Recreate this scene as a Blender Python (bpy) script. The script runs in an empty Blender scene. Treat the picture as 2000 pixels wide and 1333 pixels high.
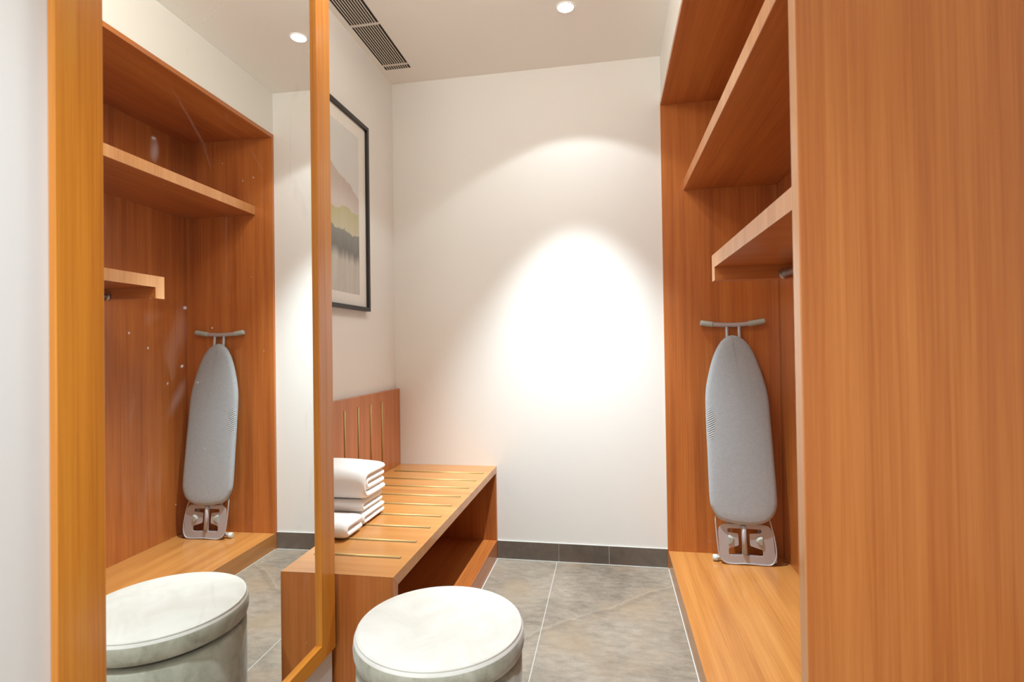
import bpy, bmesh, math, random
from mathutils import Vector, Matrix, noise
random.seed(4)
S = bpy.context.scene
COL = S.collection
PI = math.pi

# ------------------------------------------------------------------ camera
YAW, PITCH, ROLL = 0.1781, 0.0107, -0.0144
F_PX, CAM_Z = 1046.7, 1.1275
fw = Vector((-math.sin(YAW), math.cos(YAW), 0)); rt = Vector((math.cos(YAW), math.sin(YAW), 0)); up = Vector((0, 0, 1))
fw, up = fw * math.cos(PITCH) + up * math.sin(PITCH), up * math.cos(PITCH) - fw * math.sin(PITCH)
rt, up = rt * math.cos(ROLL) + up * math.sin(ROLL), up * math.cos(ROLL) - rt * math.sin(ROLL)
cd = bpy.data.cameras.new('camera')
cam = bpy.data.objects.new('camera', cd); COL.objects.link(cam)
cam.matrix_world = Matrix.Translation((0, 0, CAM_Z)) @ Matrix((rt, up, -fw)).transposed().to_4x4()
cd.sensor_width = 36.0; cd.lens = F_PX * 36.0 / 2000.0
cd.clip_start = 0.02
cd.dof.use_dof = True; cd.dof.focus_distance = 2.3; cd.dof.aperture_fstop = 5.6
S.camera = cam

# ------------------------------------------------------------------ world, lamps and added fill lights, exposure
S.view_settings.view_transform = 'Standard'; S.view_settings.look = 'None'
S.view_settings.gamma = 1.0; S.view_settings.use_curve_mapping = False
S.view_settings.exposure = 0.23
S.cycles.max_bounces = 10; S.cycles.diffuse_bounces = 6; S.cycles.glossy_bounces = 6
S.cycles.sample_clamp_indirect = 4.0
W = bpy.data.worlds.new('world'); S.world = W; W.use_nodes = True
W.node_tree.nodes['Background'].inputs[0].default_value = (1.0, 0.90, 0.78, 1)
W.node_tree.nodes['Background'].inputs[1].default_value = 0.35

LAMP = Vector((-0.16, 2.32, 2.6))          # the downlight in front of the far wall
def spot(name, loc, watts, angle, blend, color, radius=0.03, target=None):
    d = bpy.data.lights.new(name, 'SPOT'); d.energy = watts; d.spot_size = math.radians(angle); d.spot_blend = blend
    d.color = color; d.shadow_soft_size = radius
    o = bpy.data.objects.new(name, d); COL.objects.link(o); o.location = loc
    return o
def point_fill(name, loc, watts, color, radius):
    d = bpy.data.lights.new(name, 'POINT'); d.energy = watts; d.color = color; d.shadow_soft_size = radius
    o = bpy.data.objects.new(name, d); COL.objects.link(o); o.location = loc
    return o
def area(name, loc, size, watts, color, rot):
    d = bpy.data.lights.new(name, 'AREA'); d.shape = 'RECTANGLE'; d.size, d.size_y = size; d.energy = watts; d.color = color
    o = bpy.data.objects.new(name, d); COL.objects.link(o); o.location = loc; o.rotation_euler = rot
    return o
spot('downlight_beam', LAMP + Vector((0, 0, -0.012)), 365, 64, 0.85, (0.82, 0.95, 1.0), 0.022)
spot('downlight_spill', LAMP + Vector((0, 0, -0.012)), 13, 110, 0.16, (0.92, 0.97, 1.0), 0.022)
spot('entry_fill_light', (-0.22, 0.15, 2.58), 195, 84, 1.0, (0.75, 0.89, 1.0), 0.04)  # unseen spot, added to brighten the near left wall and end panel
point_fill('ceiling_fill_light', (-0.40, 1.40, 2.54), 20, (1.0, 0.94, 0.83), 0.12)  # unseen point light, added to lift the upper walls and ceiling
area('rear_fill_light', (-0.35, -1.75, 1.35), (0.7, 1.7), 22, (1.0, 0.97, 0.94), (PI / 2, 0, 0))  # unseen area light, added as soft fill from behind the camera

# ------------------------------------------------------------------ materials
def new_mat(name):
    m = bpy.data.materials.new(name); m.use_nodes = True
    nt = m.node_tree; b = nt.nodes['Principled BSDF']
    return m, nt, b
def node(nt, kind, **kw):
    n = nt.nodes.new(kind)
    for k, v in kw.items(): setattr(n, k, v)
    return n
def mathn(nt, op, a, b=None, clamp=False):
    n = nt.nodes.new('ShaderNodeMath'); n.operation = op; n.use_clamp = clamp
    for i, v in enumerate((a, b)):
        if v is None: continue
        if hasattr(v, 'is_output'): nt.links.new(v, n.inputs[i])
        else: n.inputs[i].default_value = v
    return n.outputs[0]
def ramp(nt, fac, stops):
    r = nt.nodes.new('ShaderNodeValToRGB')
    els = r.color_ramp.elements
    while len(els) < len(stops): els.new(0.5)
    for e, (p, c) in zip(els, stops):
        e.position = p; e.color = (c[0], c[1], c[2], 1)
    nt.links.new(fac, r.inputs[0])
    return r.outputs[0]
def mixc(nt, fac, a, b, mode='MIX'):
    n = nt.nodes.new('ShaderNodeMix'); n.data_type = 'RGBA'; n.blend_type = mode
    for i, v in ((0, fac), (6, a), (7, b)):
        if hasattr(v, 'is_output'): nt.links.new(v, n.inputs[i])
        elif i == 0: n.inputs[i].default_value = v
        else: n.inputs[i].default_value = (v[0], v[1], v[2], 1)
    return n.outputs[2]
def noise_tex(nt, vec, scale, detail=4, rough=0.55, dist=0.0):
    n = nt.nodes.new('ShaderNodeTexNoise'); n.inputs['Scale'].default_value = scale
    n.inputs['Detail'].default_value = detail; n.inputs['Roughness'].default_value = rough; n.inputs['Distortion'].default_value = dist
    nt.links.new(vec, n.inputs['Vector'])
    return n.outputs['Fac']
def obj_coord(nt, scale=(1, 1, 1), seed=True):
    tc = nt.nodes.new('ShaderNodeTexCoord'); mp = nt.nodes.new('ShaderNodeMapping')
    mp.inputs['Scale'].default_value = scale
    nt.links.new(tc.outputs['Object'], mp.inputs['Vector'])
    if seed:
        oi = nt.nodes.new('ShaderNodeObjectInfo')
        cx = nt.nodes.new('ShaderNodeCombineXYZ')
        nt.links.new(mathn(nt, 'MULTIPLY', oi.outputs['Random'], 37.0), cx.inputs[0])
        nt.links.new(mathn(nt, 'MULTIPLY', oi.outputs['Random'], 91.0), cx.inputs[1])
        nt.links.new(mathn(nt, 'MULTIPLY', oi.outputs['Random'], 53.0), cx.inputs[2])
        nt.links.new(cx.outputs[0], mp.inputs['Location'])
    return mp.outputs[0]
def bump(nt, b, height, strength, dist):
    n = nt.nodes.new('ShaderNodeBump'); n.inputs['Strength'].default_value = strength; n.inputs['Distance'].default_value = dist
    nt.links.new(height, n.inputs['Height']); nt.links.new(n.outputs[0], b.inputs['Normal'])

def wood(name, axis, dark, mid, light, rough=0.40, coat=0.6, streak=None):
    """teak veneer with the grain running along one axis"""
    m, nt, b = new_mat(name)
    def sc(along, across): return tuple(along if i == axis else across for i in range(3))
    fine = noise_tex(nt, obj_coord(nt, sc(3.0, 220)), 1.0, 5, 0.65)
    band = noise_tex(nt, obj_coord(nt, sc(0.7, 22)), 1.0, 3, 0.55, 0.4)
    wide = noise_tex(nt, obj_coord(nt, sc(0.35, 5)), 1.0, 2, 0.5, 0.6)
    f = mathn(nt, 'ADD', mathn(nt, 'MULTIPLY', fine, 0.34), mathn(nt, 'ADD', mathn(nt, 'MULTIPLY', band, 0.36), mathn(nt, 'MULTIPLY', wide, 0.30)))
    c = ramp(nt, f, [(0.36, dark), (0.5, mid), (0.64, light)])
    if streak:
        s = noise_tex(nt, obj_coord(nt, sc(1.4, 30)), 1.0, 4, 0.5, 0.3)
        c = mixc(nt, ramp(nt, s, [(0.52, (0, 0, 0)), (0.66, (1, 1, 1))]), c, streak)
    nt.links.new(c, b.inputs['Base Color'])
    b.inputs['Roughness'].default_value = rough
    b.inputs['Coat Weight'].default_value = coat; b.inputs['Coat Roughness'].default_value = 0.15; b.inputs['Specular IOR Level'].default_value = 0.3
    bump(nt, b, fine, 0.05, 0.001)
    return m
TD, TM, TL = (0.31, 0.084, 0.018), (0.45, 0.138, 0.029), (0.55, 0.196, 0.046)
WX = wood('teak_grain_across', 0, TD, TM, TL)
WY = wood('teak_grain_deep', 1, TD, TM, TL)
WZ = wood('teak_grain_upright', 2, TD, TM, TL)
WG = wood('lit_teak_deep', 1, (0.36, 0.130, 0.030), (0.48, 0.200, 0.050), (0.56, 0.255, 0.070))  # same teak, with the beam's brightness on level faces put into the colour
WGX = wood('lit_teak_across', 0, (0.36, 0.130, 0.030), (0.48, 0.200, 0.050), (0.56, 0.255, 0.070))  # the beam-lit teak colour again, grain across, for the bench seat
EDGE = wood('lit_edge_teak', 2, (0.46, 0.185, 0.058), (0.58, 0.265, 0.095), (0.66, 0.33, 0.13))  # teak lightened in colour to stand for light on the front edges
FD, FM, FL = (0.47, 0.155, 0.018), (0.63, 0.230, 0.025), (0.72, 0.31, 0.040)
FZ = wood('frame_wood_upright', 2, FD, FM, FL, 0.32, 0.4, (0.62, 0.27, 0.035))
FY = wood('frame_wood_level', 1, FD, FM, FL, 0.32, 0.4)

def paint(name, col, rough=0.75):
    m, nt, b = new_mat(name)
    v = obj_coord(nt, seed=False)
    n = noise_tex(nt, v, 2.2, 4, 0.6)
    nt.links.new(mixc(nt, n, tuple(c * 0.97 for c in col), col), b.inputs['Base Color'])
    b.inputs['Roughness'].default_value = rough
    bump(nt, b, noise_tex(nt, v, 260, 3, 0.6), 0.05, 0.001)
    return m
WALL = paint('wall_paint', (0.80, 0.795, 0.765))
CEIL = paint('ceiling_paint', (0.86, 0.845, 0.81))

def plain(name, col, rough=0.5, metal=0.0, **kw):
    m, nt, b = new_mat(name)
    b.inputs['Base Color'].default_value = (*col, 1); b.inputs['Roughness'].default_value = rough; b.inputs['Metallic'].default_value = metal
    n = noise_tex(nt, obj_coord(nt), 40, 3)
    nt.links.new(mixc(nt, n, tuple(c * 0.93 for c in col), col), b.inputs['Base Color'])
    for k, v in kw.items(): b.inputs[k].default_value = v
    return m
BRASS = plain('brass', (0.50, 0.33, 0.12), 0.5, 0.35)
STEEL = plain('brushed_steel', (0.60, 0.58, 0.56), 0.28, 1.0)
GREYMETAL = plain('grey_painted_steel', (0.47, 0.45, 0.46), 0.42, 0.25)
PLATE = plain('pinkish_grey_steel', (0.45, 0.425, 0.435), 0.40, 0.25)
RUBBER = plain('pale_green_rubber', (0.40, 0.43, 0.39), 0.6)
PALERUBBER = plain('off_white_rubber', (0.60, 0.62, 0.58), 0.5)
BLACKFRAME = plain('black_frame', (0.018, 0.016, 0.016), 0.4)
MATBOARD = plain('mat_board', (0.78, 0.76, 0.71), 0.8)
VENTWHITE = plain('vent_white', (0.72, 0.66, 0.60), 0.5)
VENTDARK = plain('vent_dark', (0.018, 0.014, 0.012), 0.8)
GROUT = plain('white_grout', (0.54, 0.53, 0.50), 0.8)
DARKSEAM = plain('seam_shadow_gap', (0.10, 0.085, 0.06), 0.95)
GROOVE = plain('dark_groove', (0.09, 0.035, 0.012), 0.8)
LAMPWHITE = plain('lamp_trim', (0.82, 0.80, 0.77), 0.45)
EDGEGLASS = plain('mirror_edge', (0.62, 0.66, 0.62), 0.2)
CORD = plain('dark_cord', (0.10, 0.04, 0.02), 0.6)
m, nt, b = new_mat('lamp_glow'); LAMPGLOW = m
b.inputs['Emission Color'].default_value = (1, 0.98, 0.95, 1); b.inputs['Emission Strength'].default_value = 12.0

# stone-look floor tile
def stone(name, lo, hi, warm, joints=True):
    m, nt, b = new_mat(name)
    v = obj_coord(nt, seed=False)
    big = noise_tex(nt, v, 2.1, 5, 0.6, 0.8)
    fine = noise_tex(nt, obj_coord(nt, (1, 2.2, 1), False), 16, 8, 0.72, 0.3)
    grit = noise_tex(nt, v, 160, 3, 0.7)
    f = mathn(nt, 'ADD', mathn(nt, 'MULTIPLY', big, 0.45), mathn(nt, 'ADD', mathn(nt, 'MULTIPLY', fine, 0.42), mathn(nt, 'MULTIPLY', grit, 0.13)))
    c = ramp(nt, f, [(0.34, lo), (0.66, hi)])
    w = noise_tex(nt, v, 3.3, 3, 0.5)
    c = mixc(nt, ramp(nt, w, [(0.5, (0, 0, 0)), (0.72, (0.55, 0.55, 0.55))]), c, warm)
    if joints:
        sp = nt.nodes.new('ShaderNodeSeparateXYZ'); nt.links.new(v, sp.inputs[0])
        X, Y = sp.outputs[0], sp.outputs[1]
        # one pale slate vein crossing the tile
        wob = mathn(nt, 'MULTIPLY', mathn(nt, 'SUBTRACT', noise_tex(nt, v, 4.0, 4, 0.6), 0.5), 0.20)
        d = mathn(nt, 'ADD', mathn(nt, 'SUBTRACT', mathn(nt, 'SUBTRACT', Y, mathn(nt, 'MULTIPLY', X, 0.86)), 2.38), wob)
        line = mathn(nt, 'SUBTRACT', 1.0, mathn(nt, 'DIVIDE', mathn(nt, 'ABSOLUTE', d), 0.010), True)
        shade = mathn(nt, 'SUBTRACT', 1.0, mathn(nt, 'DIVIDE', mathn(nt, 'ABSOLUTE', mathn(nt, 'ADD', d, 0.03)), 0.03), True)
        c = mixc(nt, mathn(nt, 'MULTIPLY', shade, 0.25), c, tuple(k * 0.8 for k in lo))
        c = mixc(nt, mathn(nt, 'MULTIPLY', line, 0.22), c, tuple(min(1, k * 1.25) for k in hi))
        # grout joints: 0.6 x 1.2 m tiles
        def joint(coord, off, pitch, w):
            t = mathn(nt, 'FRACT', mathn(nt, 'DIVIDE', mathn(nt, 'SUBTRACT', coord, off - pitch * 20 - pitch / 2), pitch))
            t = mathn(nt, 'MULTIPLY', mathn(nt, 'ABSOLUTE', mathn(nt, 'SUBTRACT', t, 0.5)), pitch)
            return mathn(nt, 'LESS_THAN', t, w)
        j = mathn(nt, 'MAXIMUM', joint(X, -0.282, 0.6, 0.0016), joint(Y, 1.62, 1.2, 0.0016))
        c = mixc(nt, j, c, (0.44, 0.42, 0.39))
    nt.links.new(c, b.inputs['Base Color'])
    b.inputs['Roughness'].default_value = 0.5
    bump(nt, b, fine, 0.25, 0.004)
    return m
FLOOR = stone('slate_floor_tile', (0.108, 0.082, 0.060), (0.355, 0.292, 0.228), (0.30, 0.205, 0.12))
BASETILE = stone('slate_skirting_tile', (0.075, 0.060, 0.048), (0.175, 0.142, 0.115), (0.15, 0.10, 0.068), False)

# mirror with a little dust
def mirror_mat():
    m, nt, b = new_mat('mirror_glass')
    b.inputs['Base Color'].default_value = (0.90, 0.91, 0.89, 1); b.inputs['Metallic'].default_value = 1.0; b.inputs['Roughness'].default_value = 0.0
    v = obj_coord(nt, seed=False)
    dust = nt.nodes.new('ShaderNodeBsdfDiffuse'); dust.inputs[0].default_value = (0.75, 0.74, 0.72, 1)
    vo = nt.nodes.new('ShaderNodeTexVoronoi'); vo.inputs['Scale'].default_value = 26; nt.links.new(v, vo.inputs['Vector'])
    speck = mathn(nt, 'LESS_THAN', vo.outputs['Distance'], 0.045)
    sel = mathn(nt, 'GREATER_THAN', noise_tex(nt, v, 7.0, 2, 0.5), 0.53)
    sm = noise_tex(nt, obj_coord(nt, (1, 5, 1.6), False), 3.0, 3, 0.5, 0.8)
    haze = mathn(nt, 'MULTIPLY', ramp(nt, sm, [(0.62, (0, 0, 0)), (0.82, (1, 1, 1))]), 0.12)
    f = mathn(nt, 'ADD', mathn(nt, 'MULTIPLY', mathn(nt, 'MULTIPLY', speck, sel), 0.6), haze, True)
    # smudges, streaks and specks of dirt on the glass: (along, up, half length, half width, tilt, strength)
    sp = nt.nodes.new('ShaderNodeSeparateXYZ'); nt.links.new(v, sp.inputs[0])
    rag = mathn(nt, 'ADD', mathn(nt, 'MULTIPLY', noise_tex(nt, v, 60, 3, 0.6), 1.4), 0.2)
    for y, z, a, c, t, k in ((-0.211, 1.172, 0.026, 0.011, 1.5, 0.32), (-0.212, 1.192, 0.007, 0.004, 0.0, 0.45), (-0.125, 1.255, 0.075, 0.004, -0.75, 0.12), (-0.085, 1.205, 0.035, 0.003, -1.1, 0.12),
                          (0.067, 1.252, 0.048, 0.0035, -0.65, 0.12), (-0.065, 1.500, 0.055, 0.006, 0.95, 0.40), (-0.145, 0.907, 0.006, 0.004, 0.0, 1.0), (-0.153, 0.801, 0.005, 0.0035, 0.3, 1.0),
                          (-0.186, 0.772, 0.003, 0.003, 0.0, 0.8), (-0.115, 0.769, 0.005, 0.003, 0.0, 0.6), (-0.165, 0.745, 0.045, 0.014, 1.0, 0.14), (-0.312, 1.13, 0.004, 0.003, 0.0, 0.7), (0.056, 1.208, 0.003, 0.003, 0.0, 0.7), (0.02, 1.19, 0.003, 0.003, 0.0, 0.6)):
        dy = mathn(nt, 'SUBTRACT', sp.outputs[1], y); dz = mathn(nt, 'SUBTRACT', sp.outputs[2], z)
        p = mathn(nt, 'ADD', mathn(nt, 'MULTIPLY', dy, math.cos(t) / a), mathn(nt, 'MULTIPLY', dz, math.sin(t) / a))
        q = mathn(nt, 'ADD', mathn(nt, 'MULTIPLY', dy, -math.sin(t) / c), mathn(nt, 'MULTIPLY', dz, math.cos(t) / c))
        d = mathn(nt, 'SQRT', mathn(nt, 'ADD', mathn(nt, 'MULTIPLY', p, p), mathn(nt, 'MULTIPLY', q, q)))
        f = mathn(nt, 'ADD', f, mathn(nt, 'MULTIPLY', mathn(nt, 'MULTIPLY', mathn(nt, 'SUBTRACT', 1.0, d, True), rag), k), True)
    f = mathn(nt, 'ADD', f, 0.006, True)
    mx = nt.nodes.new('ShaderNodeMixShader'); nt.links.new(f, mx.inputs[0])
    nt.links.new(b.outputs[0], mx.inputs[1]); nt.links.new(dust.outputs[0], mx.inputs[2])
    nt.links.new(mx.outputs[0], nt.nodes['Material Output'].inputs[0])
    return m
MIRROR = mirror_mat()

def suede():
    m, nt, b = new_mat('pale_sage_suede')
    v = obj_coord(nt, seed=False)
    a = noise_tex(nt, v, 9, 5, 0.62, 1.1); d = noise_tex(nt, obj_coord(nt, (1, 1, 0.5), False), 34, 4, 0.6, 0.8)
    f = mathn(nt, 'ADD', mathn(nt, 'MULTIPLY', a, 0.7), mathn(nt, 'MULTIPLY', d, 0.3))
    c = ramp(nt, f, [(0.36, (0.27, 0.265, 0.20)), (0.52, (0.40, 0.395, 0.315)), (0.66, (0.50, 0.49, 0.41))])
    nt.links.new(c, b.inputs['Base Color']); b.inputs['Roughness'].default_value = 0.95
    b.inputs['Sheen Weight'].default_value = 0.35; b.inputs['Sheen Roughness'].default_value = 0.45
    b.inputs['Specular IOR Level'].default_value = 0.15
    bump(nt, b, noise_tex(nt, v, 420, 3), 0.12, 0.001)
    return m
SUEDE = suede()
def suede_top():
    m, nt, b = new_mat('lit_suede')  # near-white colour paints in the overexposed light on the lid top
    v = obj_coord(nt, seed=False)
    a = noise_tex(nt, v, 8, 5, 0.62, 1.1)
    nt.links.new(ramp(nt, a, [(0.35, (0.645, 0.63, 0.57)), (0.62, (0.72, 0.71, 0.66))]), b.inputs['Base Color'])
    b.inputs['Roughness'].default_value = 0.95; b.inputs['Sheen Weight'].default_value = 0.3; b.inputs['Specular IOR Level'].default_value = 0.15
    bump(nt, b, noise_tex(nt, v, 420, 3), 0.12, 0.001)
    return m
SUEDETOP = suede_top()

def heather():
    m, nt, b = new_mat('grey_heather_cotton')
    v = obj_coord(nt)
    a = noise_tex(nt, obj_coord(nt, (1, 1, 0.6)), 700, 2, 0.6); l = noise_tex(nt, v, 60, 3)
    f = mathn(nt, 'ADD', mathn(nt, 'MULTIPLY', a, 0.85), mathn(nt, 'MULTIPLY', l, 0.15))
    nt.links.new(ramp(nt, f, [(0.30, (0.26, 0.28, 0.30)), (0.64, (0.41, 0.44, 0.465))]), b.inputs['Base Color'])
    b.inputs['Roughness'].default_value = 0.85; b.inputs['Sheen Weight'].default_value = 0.2
    # a few creases in the cloth near its left edge
    sp = nt.nodes.new('ShaderNodeSeparateXYZ'); nt.links.new(obj_coord(nt, seed=False), sp.inputs[0])
    p = mathn(nt, 'DIVIDE', mathn(nt, 'ADD', sp.outputs[0], 0.137), 0.020); q = mathn(nt, 'DIVIDE', mathn(nt, 'SUBTRACT', sp.outputs[2], 0.655), 0.085)
    d = mathn(nt, 'SUBTRACT', 1.0, mathn(nt, 'ADD', mathn(nt, 'MULTIPLY', p, p), mathn(nt, 'MULTIPLY', q, q)), True)
    wv = mathn(nt, 'SINE', mathn(nt, 'ADD', mathn(nt, 'MULTIPLY', sp.outputs[2], 300.0), mathn(nt, 'MULTIPLY', sp.outputs[0], -160.0)))
    crease = mathn(nt, 'MULTIPLY', d, mathn(nt, 'POWER', mathn(nt, 'ABSOLUTE', wv), 3.0))
    bump(nt, b, mathn(nt, 'ADD', mathn(nt, 'MULTIPLY', a, 0.12), mathn(nt, 'MULTIPLY', crease, 4.0)), 0.9, 0.001)
    return m
HEATHER = heather()
def terry():
    m, nt, b = new_mat('white_terry')
    v = obj_coord(nt)
    b.inputs['Base Color'].default_value = (0.90, 0.895, 0.885, 1); b.inputs['Roughness'].default_value = 0.95; b.inputs['Sheen Weight'].default_value = 0.25
    bump(nt, b, noise_tex(nt, v, 500, 3, 0.7), 0.3, 0.002)
    return m
TERRY = terry()

# misty mountain watercolour (local x along the wall, z up)
def watercolour():
    m, nt, b = new_mat('misty_hills_watercolour')
    v = obj_coord(nt, seed=False)
    sp = nt.nodes.new('ShaderNodeSeparateXYZ'); nt.links.new(v, sp.inputs[0])
    Y, Z = sp.outputs[1], sp.outputs[2]
    def ridge(base, slope, amp, scale, off):
        cx = nt.nodes.new('ShaderNodeCombineXYZ'); nt.links.new(Y, cx.inputs[1]); cx.inputs[0].default_value = off
        n = noise_tex(nt, cx.outputs[0], scale, 4, 0.55)
        h = mathn(nt, 'ADD', mathn(nt, 'MULTIPLY', mathn(nt, 'SUBTRACT', n, 0.5), amp), mathn(nt, 'ADD', mathn(nt, 'MULTIPLY', Y, slope), base))
        d = mathn(nt, 'SUBTRACT', h, Z)                       # >0 below the ridge
        return d
    wash = noise_tex(nt, v, 7, 5, 0.6, 0.6)
    c = mixc(nt, wash, (0.58, 0.59, 0.57), (0.66, 0.67, 0.66))
    fib = noise_tex(nt, obj_coord(nt, (1, 22, 2), False), 1.5, 4, 0.6)
    def layer(c, d, top, low, fade):
        edge = mathn(nt, 'DIVIDE', d, 0.004, True)
        t = mathn(nt, 'ADD', mathn(nt, 'DIVIDE', d, fade), mathn(nt, 'MULTIPLY', mathn(nt, 'SUBTRACT', fib, 0.5), 0.9), True)
        return mixc(nt, edge, c, mixc(nt, t, top, low))
    c = layer(c, ridge(0.628, -0.36, 0.07, 9, 1.0), (0.50, 0.43, 0.39), (0.58, 0.52, 0.48), 0.14)
    c = layer(c, ridge(0.445, 0.06, 0.09, 11, 5.0), (0.45, 0.43, 0.24), (0.56, 0.53, 0.40), 0.12)
    c = layer(c, ridge(0.360, -0.07, 0.13, 14, 9.0), (0.25, 0.26, 0.235), (0.17, 0.165, 0.155), 0.11)
    d = ridge(0.245, -0.06, 0.04, 30, 12.0)
    soft = mathn(nt, 'ADD', mathn(nt, 'ADD', mathn(nt, 'DIVIDE', d, 0.05), 0.5), mathn(nt, 'MULTIPLY', mathn(nt, 'SUBTRACT', fib, 0.5), 1.2), True)
    c = mixc(nt, soft, c, mixc(nt, fib, (0.40, 0.39, 0.33), (0.62, 0.60, 0.56)))
    nt.links.new(c, b.inputs['Base Color']); b.inputs['Roughness'].default_value = 0.55
    return m
ART = watercolour()

# ------------------------------------------------------------------ mesh helpers
def box(bm, x0, x1, y0, y1, z0, z1, bev=0.0, seg=1):
    r = bmesh.ops.create_cube(bm, size=1.0)
    vs = r['verts']
    for v in vs:
        v.co = Vector(((x0 + x1) / 2 + v.co.x * (x1 - x0), (y0 + y1) / 2 + v.co.y * (y1 - y0), (z0 + z1) / 2 + v.co.z * (z1 - z0)))
    if bev > 0:
        es = list({e for v in vs for e in v.link_edges})
        bmesh.ops.bevel(bm, geom=es, offset=bev, segments=seg, affect='EDGES', profile=0.5)
    return bm
def bx(*a, **k): return box(bmesh.new(), *a, **k)
def prism(bm, pts, z0, z1):
    """upright prism over a ground polygon"""
    lo = [bm.verts.new((x, y, z0)) for x, y in pts]; hi = [bm.verts.new((x, y, z1)) for x, y in pts]
    n = len(pts)
    bm.faces.new(list(reversed(lo))); bm.faces.new(hi)
    for i in range(n): bm.faces.new((lo[i], lo[(i + 1) % n], hi[(i + 1) % n], hi[i]))
    bmesh.ops.recalc_face_normals(bm, faces=bm.faces[:])
    return bm
def lathe(bm, prof, c, seg=64):
    """profile of (radius, z) turned about the vertical through c"""
    rings = []
    for r, z in prof:
        if r < 1e-6: rings.append([bm.verts.new((c[0], c[1], c[2] + z))])
        else: rings.append([bm.verts.new((c[0] + r * math.cos(2 * PI * i / seg), c[1] + r * math.sin(2 * PI * i / seg), c[2] + z)) for i in range(seg)])
    for a, b_ in zip(rings, rings[1:]):
        for i in range(seg):
            j = (i + 1) % seg
            if len(a) == 1: bm.faces.new((a[0], b_[i], b_[j]))
            elif len(b_) == 1: bm.faces.new((a[i], a[j], b_[0]))
            else: bm.faces.new((a[i], a[j], b_[j], b_[i]))
    bmesh.ops.recalc_face_normals(bm, faces=bm.faces[:])
    for f in bm.faces: f.smooth = True
    return bm
def crom(pts, n=8, closed=False):
    P = [Vector(p) for p in pts]; out = []
    k = len(P); rng = k if closed else k - 1
    for i in range(rng):
        if closed: p0, p1, p2, p3 = P[i - 1], P[i], P[(i + 1) % k], P[(i + 2) % k]
        else:
            p1, p2 = P[i], P[i + 1]
            p0 = P[i - 1] if i else p1 + (p1 - p2); p3 = P[i + 2] if i + 2 < k else p2 + (p2 - p1)
        for j in range(n):
            t = j / n
            out.append(0.5 * ((2 * p1) + (p2 - p0) * t + (2 * p0 - 5 * p1 + 4 * p2 - p3) * t * t + (3 * p1 - p0 - 3 * p2 + p3) * t ** 3))
    if not closed: out.append(P[-1])
    return out
def tube(bm, pts, rad, seg=12, caps=True):
    """round tube along points; rad is a number or one per point"""
    P = [Vector(p) for p in pts]; n = len(P)
    R = rad if hasattr(rad, '__len__') else [rad] * n
    T = [(P[min(i + 1, n - 1)] - P[max(i - 1, 0)]).normalized() for i in range(n)]
    up_ = Vector((0, 0, 1)) if abs(T[0].z) < 0.9 else Vector((1, 0, 0))
    u = T[0].cross(up_).normalized(); rings = []
    for i in range(n):
        u = (u - T[i] * u.dot(T[i])).normalized(); w = T[i].cross(u)
        rings.append([bm.verts.new(P[i] + (u * math.cos(2 * PI * k / seg) + w * math.sin(2 * PI * k / seg)) * R[i]) for k in range(seg)])
    for a, b_ in zip(rings, rings[1:]):
        for k in range(seg):
            f = bm.faces.new((a[k], a[(k + 1) % seg], b_[(k + 1) % seg], b_[k])); f.smooth = True
    if caps:
        bm.faces.new(list(reversed(rings[0]))); bm.faces.new(rings[-1])
    bmesh.ops.recalc_face_normals(bm, faces=bm.faces[:])
    return bm

def yz_prism(x0, x1, pts):
    bm = bmesh.new(); a = [bm.verts.new((x0, y, z)) for y, z in pts]; c = [bm.verts.new((x1, y, z)) for y, z in pts]
    n = len(pts); bm.faces.new(a); bm.faces.new(list(reversed(c)))
    for i in range(n): bm.faces.new((a[i], c[i], c[(i + 1) % n], a[(i + 1) % n]))
    bmesh.ops.recalc_face_normals(bm, faces=bm.faces[:]); return bm

def root_loc(o):
    while o.parent: o = o.parent
    return o.location
def obj(name, bm, mat, parent=None, extra_mats=()):
    me = bpy.data.meshes.new(name)
    if parent is not None: bmesh.ops.translate(bm, verts=bm.verts[:], vec=-root_loc(parent))
    bm.to_mesh(me); bm.free()
    me.materials.append(mat)
    for m_ in extra_mats: me.materials.append(m_)
    o = bpy.data.objects.new(name, me); COL.objects.link(o)
    if parent is not None: o.parent = parent
    return o
def thing(name, label, cat, loc, group=None):
    o = bpy.data.objects.new(name, None); COL.objects.link(o); o.location = loc; o.empty_display_size = 0.1
    o['label'] = label; o['category'] = cat
    if group: o['group'] = group
    return o
def tag(o, label, cat, group=None):
    o['label'] = label; o['category'] = cat
    if group: o['group'] = group
    return o
def struct(name, bm, mat, extra=()):
    o = obj(name, bm, mat, None, extra); o['kind'] = 'structure'
    return o

# ------------------------------------------------------------------ room (x right, y away from the camera, z up)
D, H = 2.812, 2.6                    # far wall, ceiling
XL, XR = -1.165, 0.281               # alcove wall, wardrobe front plane
AL, M0 = 0.0194, 0.766               # the mirror wall stands 1.1 degrees off square
YN, YN2 = 0.845, 0.875               # near end panel of the wardrobe
ZN, ZB = 2.3617, 0.091               # top of the wardrobe opening, plinth top
XB = 0.82                            # wardrobe back panel
YE = 1.388                           # end of the mirror wall
def mx(y, off=0.0): return -M0 - (y - 1.05) * math.tan(AL) + off

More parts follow.
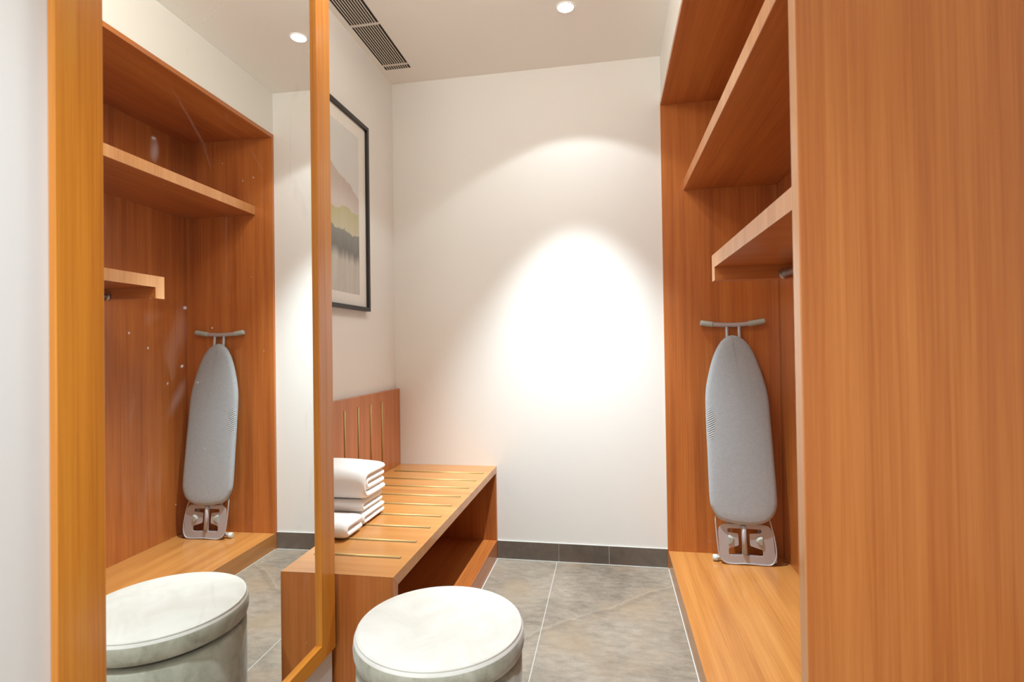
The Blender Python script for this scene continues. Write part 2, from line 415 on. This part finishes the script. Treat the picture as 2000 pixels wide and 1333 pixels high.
struct('floor', bx(-1.30, 1.75, -2.05, D + 0.12, -0.10, 0.0), FLOOR)
struct('ceiling', bx(-1.30, 1.75, -2.05, D + 0.12, H, H + 0.12), CEIL)
struct('wall_back', bx(-1.30, 1.02, D, D + 0.12, 0, H), WALL)
struct('wall_left', bx(-1.30, XL, YE, D, 0, H), WALL)
struct('wall_left_near', prism(bmesh.new(), [(-1.30, -2.05), (mx(-2.05), -2.05), (mx(YE), YE), (-1.30, YE)], 0, H), WALL)
bm = bx(XR, XB + 0.02, YN, D, ZN, H)                     # above the wardrobe
box(bm, XB + 0.02, 1.02, YN, D, 0, H)                    # behind it
struct('wall_right', bm, WALL)
struct('wall_right_near', bx(1.02, 1.75, YN, YN + 0.12, 0, H), WALL)
struct('wall_right_entry', bx(1.63, 1.75, -2.05, YN, 0, H), WALL)
# dark tile skirting of three lengths, with pale joints
bm = bmesh.new()
for a, c in ((-0.5985, -0.2730), (-0.2715, -0.0150), (-0.0130, XR - 0.003)):
    box(bm, a, c, D - 0.008, D, 0.001, 0.0945)
nb = len(bm.faces)
box(bm, -0.5985, XR - 0.001, D - 0.0065, D, 0.0, 0.0965)
bm.faces.ensure_lookup_table()
for f in bm.faces[nb:]: f.material_index = 1
struct('baseboard_back', bm, BASETILE, (GROUT,))
bm = bmesh.new()
box(bm, XR - 0.0035, XR, YN2, D - 0.008, 0, 0.003); box(bm, -0.5995, -0.596, 1.415, D - 0.008, 0, 0.003); box(bm, -0.596, XR - 0.0035, D - 0.0125, D - 0.008, 0, 0.0025)
struct('trim_1', bm, GROUT)

# ------------------------------------------------------------------ built-in open wardrobe
wr = thing('open_wardrobe', 'built-in open teak wardrobe filling the right wall, with shelf, plinth and wide end panel', 'wardrobe', (0.55, 1.8, 0))
T = 0.018
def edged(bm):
    """the edge facing the room gets the teak with light painted into its colour"""
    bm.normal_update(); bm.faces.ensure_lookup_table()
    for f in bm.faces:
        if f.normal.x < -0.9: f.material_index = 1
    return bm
obj('side_panel', bx(XR - 0.004, XB, D - T, D - 0.0005, 0, ZN, bev=0.001), WZ, wr)
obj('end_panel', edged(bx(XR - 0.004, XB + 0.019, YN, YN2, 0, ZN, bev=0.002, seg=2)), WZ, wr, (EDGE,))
obj('back_panel', bx(XB, XB + 0.019, YN2, D - 0.001, 0, ZN - 0.001), WZ, wr)
obj('top_panel', bx(XR - 0.004, XB, YN2, D - T, ZN - 0.022, ZN - 0.0005, bev=0.001), WY, wr)
pb = bx(XR - 0.001, XB, YN2, D - T, 0, ZB, bev=0.0015)
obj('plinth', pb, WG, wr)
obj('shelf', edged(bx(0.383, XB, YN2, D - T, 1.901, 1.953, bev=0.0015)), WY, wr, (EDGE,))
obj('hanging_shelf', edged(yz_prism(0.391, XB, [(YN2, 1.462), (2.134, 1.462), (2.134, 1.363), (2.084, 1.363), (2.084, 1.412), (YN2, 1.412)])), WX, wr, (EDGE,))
bm = bmesh.new(); tube(bm, [(0.630, YN2, 1.378), (0.630, 2.083, 1.378)], 0.0125, 24)
rod = obj('hanging_rod', bm, STEEL, wr)
bm = bmesh.new(); tube(bm, [(0.630, 2.070, 1.378), (0.630, 2.0835, 1.378)], 0.0195, 24)
obj('rod_socket', bm, STEEL, rod)

# ------------------------------------------------------------------ wall mirror
def frame_pt(y, off): return (mx(y, off), y)
FY0, FY1 = 0.612, 1.386
FZ0, FZ1, FW, FT = 0.300, 2.30, 0.073, 0.013
mr = thing('wall_mirror', 'tall wall mirror in orange wood frame on the left wall, reflecting the wardrobe', 'mirror', (mx(1.0), 1.0, 0.30))
def slab(y0, y1, z0, z1, o0, o1):
    bm = bmesh.new()
    prism(bm, [(mx(y0, o0), y0), (mx(y0, o1), y0), (mx(y1, o1), y1), (mx(y1, o0), y1)], z0, z1)
    return bm
def bev(bm, w):
    bmesh.ops.bevel(bm, geom=bm.edges[:], offset=w, segments=2, affect='EDGES', profile=0.5); return bm
obj('frame_stile', bev(slab(FY0, FY0 + FW, FZ0, FZ1, 0.0005, FT), 0.0012), FZ, mr)
obj('frame_stile', bev(slab(FY1 - FW, FY1, FZ0, FZ1, 0.0005, FT), 0.0012), FZ, mr)
obj('frame_rail', bev(slab(FY0 + FW, FY1 - FW, FZ0, FZ0 + 0.042, 0.0005, FT), 0.0012), FY, mr)
obj('frame_rail', bev(slab(FY0 + FW, FY1 - FW, FZ1 - 0.042, FZ1, 0.0005, FT), 0.0012), FY, mr)
obj('glass', slab(FY0 + FW, FY1 - FW, FZ0 + 0.042, FZ1 - 0.042, 0.0005, 0.0035), MIRROR, mr)

# ------------------------------------------------------------------ slatted bench along the left wall
BX, BY, BZ = -0.5996, 1.412, 0.490
bn = thing('slatted_bench', 'low teak bench with brass strips along the left wall, carrying folded towels', 'bench', (-0.88, 2.1, 0))
SM = 0.034                                                   # seat slab and front panel meet in a mitre
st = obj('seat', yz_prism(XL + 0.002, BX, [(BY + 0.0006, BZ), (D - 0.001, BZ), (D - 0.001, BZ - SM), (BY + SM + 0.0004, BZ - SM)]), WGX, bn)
obj('front_panel', yz_prism(XL + 0.002, BX, [(BY, 0), (BY + SM, 0), (BY + SM, BZ - SM - 0.0004), (BY, BZ - 0.0006)]), WZ, bn)
obj('end_panel', bx(XL + 0.002, BX, D - 0.020, D - 0.001, 0, BZ - 0.0342), WZ, bn)
obj('bottom_board', bx(XL + 0.018, BX, BY + 0.034, D - 0.020, 0, 0.101, bev=0.0012), WY, bn)
obj('rear_panel', bx(XL + 0.002, XL + 0.018, BY + 0.034, D - 0.020, 0, BZ - 0.0342), WY, bn)
br = obj('backrest', bx(XL + 0.0015, XL + 0.024, BY, D - 0.001, BZ, 0.906, bev=0.001), WZ, bn)
def strip(points, rad, groove, parent):
    bm = bmesh.new(); tube(bm, points, rad, 12)
    n = len(bm.faces); box(bm, *groove); bm.faces.ensure_lookup_table()
    for f in bm.faces[n:]: f.material_index = 1
    return obj('brass_strip', bm, BRASS, parent, (GROOVE,))
for y in (2.640, 2.491, 2.357, 2.216, 2.086, 1.949, 1.822, 1.682, 1.549):
    strip([(-1.105, y, BZ - 0.0012), (-0.632, y, BZ - 0.0012)], 0.0056, (-1.106, -0.631, y - 0.0085, y + 0.004, BZ - 0.003, BZ + 0.0003), st)
for y in (2.570, 2.440, 2.310, 2.180, 2.050, 1.92, 1.79, 1.66, 1.53):
    xf = XL + 0.024
    strip([(xf, y, 0.53), (xf, y, 0.858)], 0.0046, (xf - 0.003, xf + 0.0003, y - 0.008, y + 0.003, 0.529, 0.859), br)

# ------------------------------------------------------------------ towels
def folded_towel(x0, x1, y0, y1, z0, z1, folds, seed, droop=0.0):
    """nested U folds, closed side towards the camera, layer ends showing at the side"""
    hgt = z1 - z0; lay = hgt / (2 * folds)
    bm = bmesh.new()
    nx = 14
    for k in range(folds):
        a0 = z0 + lay * (k + 0.5); a1 = z1 - lay * (k + 0.5)
        rad = (a1 - a0) / 2; yc = y0 + lay * (k + 0.5) + min(rad, 0.03)
        ry = min(rad, 0.03); zc = (a0 + a1) / 2
        path = [(y1 - 0.004 - (y1 - yc - 0.004) * i / 7, a1) for i in range(8)]
        path += [(yc - ry * math.sin(t), zc + rad * math.cos(t)) for t in [PI * i / 8 for i in range(1, 8)]]
        path += [(yc + (y1 - yc - 0.004) * i / 7, a0) for i in range(8)]
        th = lay * 0.93
        inset = 0.004 * ((k * 7 + seed * 3) % 3)
        ga, gb = [], []
        n = len(path)
        for i, (y, z) in enumerate(path):
            p, q = path[max(i - 1, 0)], path[min(i + 1, n - 1)]
            t = Vector((q[0] - p[0], q[1] - p[1])).normalized(); nn = Vector((-t.y, t.x))
            for g, s in ((ga, 0.5), (gb, -0.5)):
                row = []
                for j in range(nx + 1):
                    u = j / nx
                    e = min(1.0, min(u, 1 - u) * nx / 1.0)
                    tt = th * (0.62 + 0.38 * e)
                    x = x0 + inset + (x1 - x0 - 2 * inset) * u
                    w = noise.noise(Vector((x * 9 + seed, y * 9, z * 18 + k))) * 0.0022
                    w -= 2 * droop * u ** 3 * (z - z0) / (z1 - z0)
                    row.append(bm.verts.new((x, y + nn.x * tt * s, z + nn.y * tt * s + w * 0.5)))
                g.append(row)
        for g in (ga, gb):
            for i in range(n - 1):
                for j in range(nx): bm.faces.new((g[i][j], g[i][j + 1], g[i + 1][j + 1], g[i + 1][j]))
        for i in range(n - 1):
            bm.faces.new((ga[i][0], ga[i + 1][0], gb[i + 1][0], gb[i][0])); bm.faces.new((ga[i][nx], gb[i][nx], gb[i + 1][nx], ga[i + 1][nx]))
        for r in (0, n - 1):
            for j in range(nx): bm.faces.new((ga[r][j], gb[r][j], gb[r][j + 1], ga[r][j + 1]))
    bmesh.ops.recalc_face_normals(bm, faces=bm.faces[:])
    for f in bm.faces: f.smooth = True
    o = obj('folded_towel', bm, TERRY)
    md = o.modifiers.new('smooth', 'SUBSURF'); md.levels = 2; md.render_levels = 2
    return o
ZT = BZ + 0.0045
tag(folded_towel(-1.125, -0.868, 1.785, 1.985, ZT, ZT + 0.044, 1, 1), 'white folded towel at the very bottom of the tall stack on the bench', 'towel', 'white towels on the bench')
tag(folded_towel(-1.125, -0.874, 1.790, 1.980, ZT + 0.0445, ZT + 0.088, 1, 2), 'white folded towel in the middle of the tall stack on the bench', 'towel', 'white towels on the bench')
tag(folded_towel(-1.125, -0.864, 1.782, 1.985, ZT + 0.0885, ZT + 0.204, 2, 3, 0.012), 'thick white bath towel on top of the tall stack', 'towel', 'white towels on the bench')
tag(folded_towel(-1.125, -0.860, 1.642, 1.776, ZT, ZT + 0.055, 1, 4), 'small white folded towel lying in front of the tall towel stack', 'towel', 'white towels on the bench')

# ------------------------------------------------------------------ round stool
SX, SY, SR, SH = -0.399, 1.212, 0.196, 0.490
so = thing('round_stool', 'round suede pouf stool with brightly lit lid in front of the bench', 'stool', (SX, SY, 0))
bm = lathe(bmesh.new(), [(0, 0.0), (SR - 0.012, 0.0), (SR - 0.006, 0.006), (SR - 0.005, 0.2), (SR - 0.005, SH - 0.082), (SR - 0.012, SH - 0.076), (SR - 0.03, SH - 0.075), (0, SH - 0.075)], (SX, SY, 0), 96)
obj('body', bm, SUEDE, so)
bm = lathe(bmesh.new(), [(0, SH - 0.0745), (SR - 0.028, SH - 0.0745), (SR - 0.028, SH - 0.0625), (0, SH - 0.0625)], (SX, SY, 0), 96)
obj('seam', bm, DARKSEAM, so)
prof = [(0, SH - 0.0625), (SR - 0.012, SH - 0.0625), (SR - 0.003, SH - 0.058), (SR, SH - 0.048), (SR + 0.001, SH - 0.034), (SR - 0.001, SH - 0.017), (SR - 0.006, SH - 0.010), (SR - 0.013, SH - 0.0055), (SR - 0.05, SH - 0.001), (SR * 0.5, SH + 0.001), (0, SH + 0.0015)]
bm = lathe(bmesh.new(), prof, (SX, SY, 0), 96)
for f in bm.faces:
    if f.calc_center_median().z > SH - 0.015: f.material_index = 1
ld = obj('lid', bm, SUEDE, so, (SUEDETOP,))
ring = [(SX + (SR - 0.0075) * math.cos(2 * PI * i / 96), SY + (SR - 0.0075) * math.sin(2 * PI * i / 96), SH - 0.0085) for i in range(97)]
obj('piping', tube(bmesh.new(), ring, 0.0028, 8, False), SUEDETOP, ld)

# ------------------------------------------------------------------ ironing board leaning in the wardrobe
def ib_y(z): return 2.664 + (z - 0.30) * 0.094
ib = thing('ironing_board', 'grey folded ironing board standing upright at the far end of the wardrobe', 'ironing board', (0.615, 2.70, ZB))
OUT = [(0.588, 1.168), (0.548, 1.146), (0.520, 1.106), (0.498, 1.055), (0.478, 0.985), (0.4615, 0.90), (0.4575, 0.80), (0.4600, 0.58), (0.4620, 0.40), (0.4720, 0.345), (0.503, 0.298), (0.560, 0.280), (0.625, 0.274), (0.692, 0.282), (0.738, 0.312), (0.760, 0.358), (0.764, 0.41), (0.7590, 0.58), (0.7520, 0.75), (0.7460, 0.87), (0.727, 0.965), (0.697, 1.06), (0.671, 1.115), (0.634, 1.155)]
ol = crom([(x, 0, z) for x, z in OUT], 6, True)
cen = Vector((0.612, 0, 0.70))
def board(front, back, inset_steps):
    bm = bmesh.new(); rings = []
    for inset, dy in inset_steps:
        ring = []
        n = len(ol)
        for i, p in enumerate(ol):
            t = (ol[(i + 1) % n] - ol[i - 1]).normalized(); nn = Vector((t.z, 0, -t.x))
            if nn.dot(cen - p) < 0: nn = -nn
            q = p + nn * inset
            ring.append(bm.verts.new((q.x, ib_y(q.z) + dy, q.z)))
        rings.append(ring)
    n = len(ol)
    for a, b_ in zip(rings, rings[1:]):
        for i in range(n):
            f = bm.faces.new((a[i], a[(i + 1) % n], b_[(i + 1) % n], b_[i])); f.smooth = True
    bm.faces.new(rings[0]); bm.faces.new(list(reversed(rings[-1])))
    bmesh.ops.recalc_face_normals(bm, faces=bm.faces[:])
    return bm
cover = obj('cover', board(0, 0, [(0.05, 0.0), (0.02, 0.0006), (0.009, 0.003), (0.003, 0.008), (0.0, 0.016), (0.002, 0.024), (0.010, 0.0275), (0.03, 0.028)]), HEATHER, ib)
# stems and the curved end bar with rubber caps
barp = crom([(0.452, 2.776, 1.2310), (0.512, 2.777, 1.2225), (0.590, 2.778, 1.2185), (0.665, 2.778, 1.2215), (0.744, 2.776, 1.2340)], 8)
hb_ = obj('end_bar', tube(bmesh.new(), barp, 0.0112, 16), GREYMETAL, ib)
for seq in (barp[:8], barp[-8:]):
    obj('rubber_cap', tube(bmesh.new(), [seq[0] + (seq[0] - seq[-1]) * 0.06] + list(seq) + [seq[-1] + (seq[-1] - seq[0]) * 0.06], [0.011] + [0.0138] * (len(seq)) + [0.0125], 16), RUBBER, hb_)
for x in (0.5715, 0.6285):
    obj('stem', tube(bmesh.new(), [(x, 2.777, 1.218), (x + 0.001, 2.771, 1.150), (x + 0.002, 2.765, 1.05)], 0.0078, 12), GREYMETAL, ib)
# folded legs behind the board
for xa, xb_ in ((0.545, 0.585), (0.690, 0.650)):
    obj('leg', tube(bmesh.new(), [(xa, 2.706, 0.20), (xb_, 2.748, 0.98)], 0.009, 12), GREYMETAL, ib)
# iron rest: plate with two cut-outs, drawn in the plate's own plane
def pz(zx, zy): return ((zx - 440) / 940 * 0.252 + 0.4975, (1215 - zy) * 0.000272 + ZB + 0.002)
def plate_curve(loops, thick):
    cu = bpy.data.curves.new('plate_outline', 'CURVE'); cu.dimensions = '2D'; cu.fill_mode = 'BOTH'; cu.extrude = thick / 2; cu.bevel_depth = 0.0007; cu.bevel_resolution = 1
    for lp in loops:
        sp = cu.splines.new('POLY'); sp.points.add(len(lp) - 1); sp.use_cyclic_u = True
        for pt, (x, z) in zip(sp.points, lp): pt.co = (x, z, 0, 1)
    t = bpy.data.objects.new('plate_outline', cu); COL.objects.link(t)
    dg = bpy.context.evaluated_depsgraph_get()
    me = bpy.data.meshes.new_from_object(t.evaluated_get(dg))
    bpy.data.objects.remove(t); bpy.data.curves.remove(cu)
    bm = bmesh.new(); bm.from_mesh(me); bpy.data.meshes.remove(me)
    return bm
def rounded(pts, r, n=5):
    out = []; k = len(pts)
    for i in range(k):
        p0, p, p1 = Vector(pts[i - 1]), Vector(pts[i]), Vector(pts[(i + 1) % k])
        ra = min(r if not hasattr(r, '__len__') else r[i], (p0 - p).length * 0.45, (p1 - p).length * 0.45)
        a = p + (p0 - p).normalized() * ra; c = p + (p1 - p).normalized() * ra
        for j in range(n + 1):
            t = j / n
            out.append(tuple(a * (1 - t) ** 2 + p * 2 * t * (1 - t) + c * t * t))
    return out
outer = rounded([pz(440, 548), pz(1330, 548), pz(1380, 1215), pz(455, 1205)], 0.042, 8)
lcut = rounded([pz(590, 620), pz(830, 616), pz(830, 1065), pz(605, 1065), pz(605, 955), pz(775, 900), pz(770, 705), pz(590, 690)], 0.006, 4)
rcut = rounded([pz(890, 616), pz(1160, 622), pz(1160, 690), pz(958, 705), pz(965, 900), pz(1172, 965), pz(1175, 1065), pz(890, 1065)], 0.006, 4)
bm = plate_curve([outer, lcut, rcut], 0.004)
LEAN = 0.10
for v in bm.verts:
    x, z, t = v.co.x, v.co.y, v.co.z
    v.co = Vector((x, 2.668 + (z - ZB) * LEAN - t, z))
bmesh.ops.remove_doubles(bm, verts=bm.verts[:], dist=1e-5); bmesh.ops.recalc_face_normals(bm, faces=bm.faces[:])
rest = obj('iron_rest', bm, PLATE, ib)
def on_plate(zx, zy, dy=0.0):
    x, z = pz(zx, zy); return (x, 2.668 + (z - ZB) * LEAN + dy, z)
obj('centre_tube', tube(bmesh.new(), [on_plate(860, 560, -0.004), on_plate(872, 1030, -0.004)], 0.0115, 14), PLATE, rest)
wire = [on_plate(470, 440, 0.012), on_plate(428, 432, 0.010), on_plate(402, 480), on_plate(412, 700), on_plate(430, 960, -0.002), on_plate(455, 1100, -0.003), on_plate(530, 1180, -0.004), on_plate(640, 1207, -0.004), on_plate(910, 1197, -0.004), on_plate(1180, 1208, -0.004), on_plate(1300, 1195, -0.004), on_plate(1365, 1120, -0.003), on_plate(1388, 1000, -0.002), on_plate(1370, 780), on_plate(1335, 600), on_plate(1303, 460, 0.008), on_plate(1270, 440, 0.012)]
obj('wire_rim', tube(bmesh.new(), crom(wire, 6), 0.0034, 10), GREYMETAL, ib)
for zx, s in ((603, 1), (1163, -1)):                                   # half-round heat pads at the outer ends of the tabs
    x, y, z = on_plate(zx, 818, -0.0015)
    bm = bmesh.new(); lo, hi = [], []
    for k in range(13):
        t = -PI / 2 + PI * k / 12
        lo.append(bm.verts.new((x + s * 0.028 * math.cos(t), y, z + 0.024 * math.sin(t))))
        hi.append(bm.verts.new((x + s * 0.019 * math.cos(t), y - 0.010, z + 0.015 * math.sin(t))))
    bm.faces.new(lo); bm.faces.new(hi)
    for k in range(13): bm.faces.new((lo[k], lo[(k + 1) % 13], hi[(k + 1) % 13], hi[k]))
    bmesh.ops.recalc_face_normals(bm, faces=bm.faces[:])
    obj('rest_pad', bm, RUBBER, rest)
ft = obj('foot_tube', tube(bmesh.new(), crom([(0.490, 2.700, ZB + 0.016), (0.56, 2.702, ZB + 0.026), (0.615, 2.702, ZB + 0.030), (0.67, 2.702, ZB + 0.026), (0.742, 2.700, ZB + 0.016)], 6), 0.0095, 14), GREYMETAL, ib)
for x0, x1 in ((0.474, 0.497), (0.737, 0.758)):
    obj('rubber_foot', tube(bmesh.new(), [(x0, 2.700, ZB + 0.0155), (x0 + 0.003, 2.700, ZB + 0.0155), (x1 - 0.003, 2.700, ZB + 0.0155), (x1, 2.700, ZB + 0.0155)], [0.011, 0.015, 0.015, 0.013], 16), PALERUBBER, ft)
obj('cord', tube(bmesh.new(), crom([(0.735, 2.685, ZB + 0.003), (0.765, 2.675, ZB + 0.003), (0.800, 2.690, ZB + 0.003), (0.812, 2.715, ZB + 0.003), (0.800, 2.735, ZB + 0.003)], 6), 0.0016, 8), CORD, ib)

# ------------------------------------------------------------------ framed picture in the alcove
PY0, PY1, PZ0, PZ1 = 1.74, 2.452, 1.309, 2.208
pc = thing('framed_picture', 'black framed misty mountain watercolour hanging above the bench', 'picture', (XL, (PY0 + PY1) / 2, PZ0))
bm = bmesh.new()
fwid, fdep = 0.018, 0.026
for (a, b_, c, d) in ((PY0, PY1, PZ0, PZ0 + fwid), (PY0, PY1, PZ1 - fwid, PZ1), (PY0, PY0 + fwid, PZ0 + fwid, PZ1 - fwid), (PY1 - fwid, PY1, PZ0 + fwid, PZ1 - fwid)):
    box(bm, XL + 0.0005, XL + fdep, a, b_, c, d, bev=0.001)
obj('frame', bm, BLACKFRAME, pc)
obj('mat_board', bx(XL + 0.002, XL + 0.012, PY0 + fwid, PY1 - fwid, PZ0 + fwid, PZ1 - fwid), MATBOARD, pc)
obj('print', bx(XL + 0.010, XL + 0.0125, PY0 + 0.09, 2.362, 1.382, 2.128), ART, pc)

# ------------------------------------------------------------------ ceiling: downlight and linear air grille
dl = thing('ceiling_downlight', 'small round white recessed downlight in the ceiling before the far wall', 'downlight', (LAMP.x, LAMP.y, H))
obj('trim_ring', lathe(bmesh.new(), [(0.0342, -0.0005), (0.0350, -0.0034), (0.0385, -0.0030), (0.0395, -0.0005)], (LAMP.x, LAMP.y, H), 48), LAMPWHITE, dl)
obj('lamp_lens', lathe(bmesh.new(), [(0.0345, -0.0006), (0.034, -0.0028), (0.02, -0.0034), (0, -0.0036)], (LAMP.x, LAMP.y, H), 48), LAMPGLOW, dl)
vx0, vx1, vy0, vy1 = -1.133, -0.996, 1.45, 2.656
ve = thing('air_grille', 'long linear air grille with dark slots in the ceiling above the bench', 'air vent', ((vx0 + vx1) / 2, (vy0 + vy1) / 2, H))
obj('backing', bx(vx0, vx1, vy0, vy1, H - 0.0016, H - 0.0004), VENTDARK, ve)
bm = bmesh.new(); NS = 11; pit = (vx1 - vx0) / NS
for i in range(NS - 1):
    c = vx0 + pit * (i + 1); box(bm, c - pit * 0.17, c + pit * 0.17, vy0, vy1, H - 0.0036, H - 0.0016)
obj('slats', bm, VENTWHITE, ve)
for y in (2.612, 2.262, 1.912, 1.562):
    obj('cross_bar', bx(vx0, vx1, y - 0.007, y + 0.007, H - 0.0038, H - 0.0017), VENTWHITE, ve)
